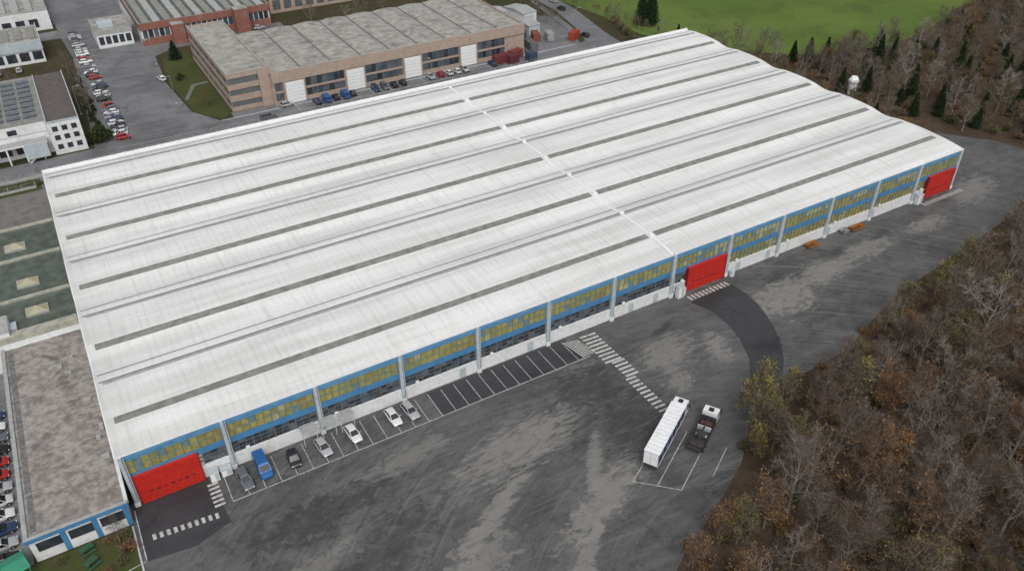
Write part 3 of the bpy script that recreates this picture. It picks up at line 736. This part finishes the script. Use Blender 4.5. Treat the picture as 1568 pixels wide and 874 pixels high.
b.box(.9,1.4,-.2,.2,0,5.2,PIL); b.obj('vent_tower',loc=(173.5,40.5,0))
def lamp(x,y,h,rz):
    b=MB(); b.cyl((0,0,0),.09,h,MET,8,r2=.05); b.box(0,1.2,-.04,.04,h-.1,h,MET); b.box(.9,1.5,-.12,.12,h-.08,h+.04,PIL); b.box(-.2,.2,-.2,.2,0,.2,PIL)
    b.obj('street_lamp',loc=(x,y,.01),rz=rz)
lamp(31,125,7,math.pi);lamp(32,155,7,math.pi);lamp(90,102,7,HP);lamp(50,102,7,HP);lamp(145,118,7,0);lamp(9.8,130,7,0)

# ------------------------------------------------------------ vegetation
def veg_mat(name,c1,c2,c3=None,rough=.9):
    m,nt,b=newmat(name); v=coords(nt)
    oi=N(nt,'ShaderNodeObjectInfo')
    c=mixc(nt,oi.outputs['Random'],c1,c2)
    c=mixc(nt,ramp(nt,noise(nt,v,.9,1),.35,.65,0,.6),c,c3 or tuple(x*.5 for x in c1))
    nt.links.new(c,b.inputs['Base Color']); b.inputs['Roughness'].default_value=rough; b.inputs['Specular IOR Level'].default_value=.1
    return m
BARK=veg_mat('bark',(.22,.195,.17),(.31,.285,.255),(.14,.12,.10))
TWIG=veg_mat('twigs_brown',(.125,.095,.076),(.215,.185,.165),(.095,.075,.062))
TWIGR=veg_mat('twigs_rust',(.20,.125,.078),(.15,.115,.10),(.11,.078,.058))
LF_Y=veg_mat('leaves_yellow',(.30,.24,.055),(.23,.22,.06),(.17,.15,.05))
LF_G=veg_mat('leaves_olive',(.12,.12,.042),(.15,.135,.05),(.075,.08,.03))
LF_O=veg_mat('leaves_rust',(.30,.15,.05),(.24,.145,.06),(.14,.085,.045))
CON=veg_mat('conifer_green',(.022,.040,.018),(.03,.05,.022),(.014,.025,.012))
HDG=veg_mat('hedge_green',(.035,.055,.02),(.05,.065,.025),(.02,.03,.012))
def rv():
    while True:
        p=Vector((U(-1,1),U(-1,1),U(-1,1)))
        if .05<p.length<1: return p.normalized()
def seg(b,p,q,r0,r1,m,n=3):
    d=(q-p); 
    if d.length<1e-4: return
    d.normalize(); a=d.orthogonal().normalized(); c=d.cross(a)
    A=[];Bq=[]
    for i in range(n):
        t=2*math.pi*i/n; o=a*math.cos(t)+c*math.sin(t); A.append(tuple(p+o*r0)); Bq.append(tuple(q+o*r1))
    b.loft([A,Bq],m,caps=False)
def sliver(b,p,q,w,m):
    d=q-p; s=d.cross(rv()); 
    if s.length<1e-5:return
    s=s.normalized()*w/2; b.face([tuple(p-s),tuple(p+s),tuple(q)],m)
def leaf(b,p,s,m):
    a=rv()*s; c=rv().cross(a.normalized())*s; b.face([tuple(p-a*.5-c*.5),tuple(p+a*.5-c*.4),tuple(p+a*.4+c*.5),tuple(p-a*.5+c*.3)],m)
def make_tree(name,h,spread,twig,leafm=None,nl=0,lsize=.2,nlimb=13,upright=.5,tw=.05,nt3=3,nt2=5):
    b=MB(); pts=[Vector((0,0,0))]; 
    for i in range(1,6): pts.append(Vector((pts[-1].x+U(-.18,.18),pts[-1].y+U(-.18,.18),h*.92*i/5)))
    r=h*.015
    for i in range(5): seg(b,pts[i],pts[i+1],r*(1-i*.17),r*(1-(i+1)*.17),BARK,5)
    tips=[]
    for k in range(nlimb):
        t=.22+.75*(k+rnd()*.6)/nlimb; u=t*5; i=min(4,int(u)); p=pts[i].lerp(pts[i+1],u-i)
        az=k*2.4+U(-.4,.4); el=math.radians(U(22,50)+upright*35*t)
        L=spread*(1.15-.62*t)*U(.75,1.2); d=Vector((math.cos(az)*math.cos(el),math.sin(az)*math.cos(el),math.sin(el)))
        cur=p; rr=r*(.5-.3*t)
        for s in range(3):
            dd=(d+rv()*.22+Vector((0,0,.12*s))).normalized(); nx=cur+dd*L/3
            seg(b,cur,nx,rr*(1-s*.28),rr*(1-(s+1)*.28),BARK,3)
            for _ in range(3 if s else 2):
                q=cur.lerp(nx,U(.2,1)); d2=(dd+rv()*.85+Vector((0,0,.25))).normalized(); L2=L*U(.22,.45); e=q+d2*L2
                sliver(b,q,e,rr*.9,BARK)
                for _ in range(nt2):
                    q2=q.lerp(e,U(.15,1)); d3=(d2+rv()*.9+Vector((0,0,.3))).normalized(); e2=q2+d3*U(.5,1.2)
                    sliver(b,q2,e2,tw*1.2,twig)
                    for _ in range(nt3):
                        q3=q2.lerp(e2,U(.2,1)); e3=q3+(d3+rv()*.9).normalized()*U(.25,.7)
                        sliver(b,q3,e3,tw*.9,twig); tips.append(e3)
            cur=nx
    if leafm:
        cl=[random.choice(tips) for _ in range(14)]
        for _ in range(nl):
            p=random.choice(tips) if rnd()<.5 else random.choice(cl)+rv()*U(.1,.9)
            leaf(b,p+rv()*.12,lsize*U(.6,1.3),leafm)
    return b.mesh(name)
TREES=[make_tree('bare_tree_mesh',10,3.8,TWIG),make_tree('bare_tree_mesh',12.5,4.4,TWIG,nlimb=15),make_tree('bare_tree_mesh',9,3.9,TWIGR,LF_O,260,.17),
       make_tree('bare_tree_mesh',11.5,3.3,TWIG,LF_O,80,.15,upright=.8),make_tree('bare_tree_mesh',8,3.4,TWIGR,LF_G,520,.18),make_tree('bare_tree_mesh',9.5,3.4,TWIG,LF_Y,220,.16),
       make_tree('bare_tree_mesh',12,4.6,BARK,nlimb=11,upright=.3,nt3=2)]
LEAFY=[make_tree('yellow_tree_mesh',7.5,2.8,TWIG,LF_Y,750,.21),make_tree('olive_tree_mesh',8.5,3.2,TWIG,LF_G,1100,.21),make_tree('rust_tree_mesh',8,3,TWIGR,LF_O,850,.2)]
def bush_mesh(name,m,n=900,rx=1.6,rz=1.3,ls=.2,twig=None,nt_=160):
    b=MB(); blobs=[(rv()*U(.1,.75)) for _ in range(9)]
    for _ in range(n):
        c=random.choice(blobs); p=c+rv()*(rnd()**.4)*.5; leaf(b,Vector((p.x*rx,p.y*rx,max(.05,rz*.9+p.z*rz))),ls*U(.6,1.3),m)
    for _ in range(nt_):
        p=rv(); e=Vector((p.x*rx,p.y*rx,abs(p.z)*rz*2)); s=Vector((p.x*.2,p.y*.2,0)); sliver(b,s,e,.08,twig or BARK)
    return b.mesh(name)
BUSH=[bush_mesh('bush_mesh',LF_G,300,1.7,1.1,.2,TWIG,250),bush_mesh('bush_mesh',LF_O,220,1.6,1.,.18,TWIGR,300),bush_mesh('bush_mesh',LF_Y,260,1.5,1.1,.18,TWIG,250)]
HEDGE=bush_mesh('hedge_mesh',HDG,1500,1.8,1.4,.26)
SCRUB=bush_mesh('scrub_mesh',LF_O,70,2.0,1.1,.16,TWIG,220)
def conifer(name,h,r):
    b=MB(); seg(b,Vector((0,0,0)),Vector((0,0,h)),.2,.03,BARK,5)
    n=int(h*5)
    for k in range(n):
        t=k/n; z=.6+t*(h-.6); R=r*(1-t)**.85*U(.8,1.12)+.1
        for a in range(8):
            az=a*math.pi/4+k*.37+U(-.2,.2); e=Vector((math.cos(az)*R,math.sin(az)*R,z-.18*R)); p=Vector((0,0,z))
            sliver(b,p,e,.12,CON)
            for _ in range(6):
                q=p.lerp(e,U(.25,1)); leaf(b,q+rv()*.12,.34*U(.6,1.2),CON)
    return b.mesh(name)
CONF=[conifer('conifer_mesh',11,2.6),conifer('conifer_mesh',8.5,2.3)]
def inpoly(x,y,P):
    c=False;n=len(P)
    for i in range(n):
        x1,y1=P[i];x2,y2=P[i-1]
        if (y1>y)!=(y2>y) and x<(x2-x1)*(y-y1)/(y2-y1)+x1: c=not c
    return c
def scatter(P,step,fn):
    xs=[p[0] for p in P];ysx=[p[1] for p in P]; x=min(xs)
    while x<max(xs):
        y=min(ysx)
        while y<max(ysx):
            px,py=x+U(-.5,.5)*step,y+U(-.5,.5)*step
            if inpoly(px,py,P): fn(px,py)
            y+=step
        x+=step
W1=[(42,-57),(48,-47),(54,-42.5),(60,-40),(69,-35.5),(75,-31),(80,-28),(86,-27),(98,-26.5),(116,-21),(134,-18.5),(154,-15.5),(176,-11),(190,-5),(215,5),(190,-16),(140,-48),(95,-76),(60,-90)]
W2=[(187,-2),(186,10),(178,20),(168,29),(161,38),(158.8,60),(158,82),(161,86),(171,80),(186,65),(216,57),(240,62),(262,71),(300,72),(300,20),(230,-2)]
wood=empty('woodland'); und=empty('undergrowth')
def near(px,py):
    t=rnd(); s=U(.6,1.12)
    edge=not inpoly(px,py+4,W1)
    if edge: s*=.72
    g=math.sin(px*.21+1.3)*math.cos(py*.26+.4)+.4*math.sin(px*.5+py*.4)
    if px<66 and rnd()<.5: me=random.choice([LEAFY[2],TREES[2],LEAFY[2],TREES[5]]); s*=.9
    elif edge and rnd()<.4: me=random.choice([LEAFY[0],LEAFY[1],TREES[4]])
    elif g>.55 and rnd()<.55: me=random.choice([LEAFY[1],TREES[4],TREES[4],TREES[5]])
    elif g<-.6 and rnd()<.5: me=random.choice([LEAFY[2],TREES[2],TREES[2]])
    else: me=TREES[0] if t<.24 else TREES[1] if t<.42 else TREES[2] if t<.52 else TREES[3] if t<.72 else TREES[4] if t<.78 else TREES[5] if t<.84 else TREES[6] if t<.98 else random.choice(LEAFY)
    place(me,'bare_tree',(px,py,0),U(0,6.28),(s*U(.9,1.2),s*U(.9,1.2),s),wood)
scatter(W1,4.3,near)
def far(x,y):
    g=math.sin(x*.15)*math.cos(y*.17+1)
    q=.45 if g>.35 else (.3 if 172<x<205 and y<55 else .07)
    if rnd()<q: me=random.choice(CONF)
    elif rnd()<.14: me=random.choice(LEAFY)
    else: me=random.choice(TREES)
    s=U(.6,.85) if not(158<x<176 and y<70) else U(.45,.66)
    place(me,'bare_tree',(x,y,0),U(0,6.28),s,wood)
scatter(W2,4.8,far)
scatter(W1,3.4,lambda x,y: place(random.choice([SCRUB,SCRUB,SCRUB,BUSH[1],BUSH[0]]),'scrub',(x,y,0),U(0,6.28),U(.6,1.2),und))
scatter(W2,4.8,lambda x,y: place(random.choice([SCRUB,SCRUB,BUSH[1],BUSH[0]]),'scrub',(x,y,0),U(0,6.28),U(.8,1.3),und))
for (x,y,k,s) in ((75.5,-26.5,0,.75),(77,-29,0,.85),(79.5,-25.8,0,.8),(74,-30.5,1,.8),(82.5,-27.5,0,.7),(71,-33.2,0,.65),(47,-45,2,.7),(50,-47,2,.8),(58,-40.5,2,.75),(53,-42,2,.7),(45,-49,0,.7),(43,-51.5,2,.7)):
    place(LEAFY[k],('yellow_tree','olive_tree','rust_tree')[k],(x,y,0),U(0,6),s)
for (x,y,k,s) in ((54.5,-39.5,1,.55),(71,-31.2,0,.7),(48,-43.5,1,.6),(45,-46,1,.6),(85,-25.2,0,.7),(92,-25.4,1,.7),(104,-22.8,1,.7),(-2.3,-4.6,0,.8),(-2.0,-6.4,1,.8),(-3,-8,0,.6),(-3.8,-4.1,1,.5),(-9,-4.3,0,.5),(-8,-8,0,.5),(-4.6,-8.6,1,.5)):
    place(BUSH[k],'shrub',(x,y,0),U(0,6),s)
place(TREES[0],'bare_tree',(-2.6,-3.9,0),1,.35)
for (x,y,s) in ((11.6,112.2,1.5),(12.6,115,1.0)): place(HEDGE,'hedge_shrub',(x,y,0),U(0,6),s)
for i in range(14): place(HEDGE,'hedge_shrub',(12.0+U(-.3,.3),118+i*3.0,0),U(0,6),U(.4,.75))
for (x,y,s) in ((12,128,.75),(11.6,136,.6),(12,150,.6),(10.5,160,.6),(3,146,.6),(-3,150,.65),(-8,148,.7),(6,150,.6),(31.6,180,.5),(-14,105,.6)): place(TREES[int(U(0,4))],'bare_tree',(x,y,0),U(0,6),s)
place(CONF[1],'conifer_tree',(37.4,156.5,0),0,(.9,.9,.62)); place(HEDGE,'hedge_shrub',(35.5,140,0),0,.7); place(TREES[4],'bare_tree',(37.2,119,0),0,.45)
for (x,y,s) in ((167,111,1.05),(169.5,112.5,.9),(165.5,113,1.0),(162,92,.6)): place(CONF[0],'conifer_tree',(x,y,0),U(0,6),s)
for i in range(16):
    t=i/15; place(random.choice(TREES),'bare_tree',(157.5+t*6+U(-1,1),146-t*46+U(-1,1),0),U(0,6),U(.28,.45),wood)
for i in range(11): place(BUSH[0],'shrub',(154+U(-1,1)+i*.6,97+i*2.2,0),U(0,6),U(.7,1.3))
for i in range(8): place(TREES[int(U(0,6))],'bare_tree',(141+U(-1,1)+i*.5,122+i*4.,0),U(0,6),U(.3,.5))
for i in range(12): place(BUSH[0],'shrub',(-22+i*1.8,97.2+U(-.6,.6),0),U(0,6),U(.5,.9))
for i in range(16): place(random.choice(TREES),'bare_tree',(80+i*4+U(-1,1),160+U(-4,6),0),U(0,6),U(.5,.7))

# ------------------------------------------------------------ camera, light, world
cd=bpy.data.cameras.new('camera'); cd.sensor_width=36; cd.sensor_fit='HORIZONTAL'; cd.lens=36*1244.95/1568; cd.clip_end=5000; cd.clip_start=.5
cam=bpy.data.objects.new('camera',cd); COL.objects.link(cam)
Rm=Matrix.Rotation(-.52664,4,'Z')@Matrix.Rotation(.94645,4,'X')@Matrix.Rotation(-.0069,4,'Z')
cam.matrix_world=Matrix.Translation((7.08539,-80.46797,80.4757))@Rm
sc.camera=cam
el,az=math.radians(52),math.radians(200)
sd=bpy.data.lights.new('sun','SUN'); sd.energy=1.0; sd.angle=math.radians(30); sd.color=(1,.975,.94)
so=bpy.data.objects.new('sun',sd); COL.objects.link(so)
dirv=Vector((math.sin(az)*math.cos(el),math.cos(az)*math.cos(el),math.sin(el)))
so.rotation_euler=dirv.to_track_quat('Z','Y').to_euler()
w=bpy.data.worlds.new('World'); sc.world=w; w.use_nodes=True; nt=w.node_tree
bg=nt.nodes['Background']; sky=nt.nodes.new('ShaderNodeTexSky'); sky.sky_type='NISHITA'; sky.sun_disc=False
sky.sun_elevation=el; sky.sun_rotation=az; sky.air_density=1; sky.dust_density=4; sky.ozone_density=1
hs=nt.nodes.new('ShaderNodeHueSaturation'); hs.inputs['Saturation'].default_value=.25
nt.links.new(sky.outputs[0],hs.inputs['Color']); nt.links.new(hs.outputs[0],bg.inputs[0]); bg.inputs[1].default_value=.145
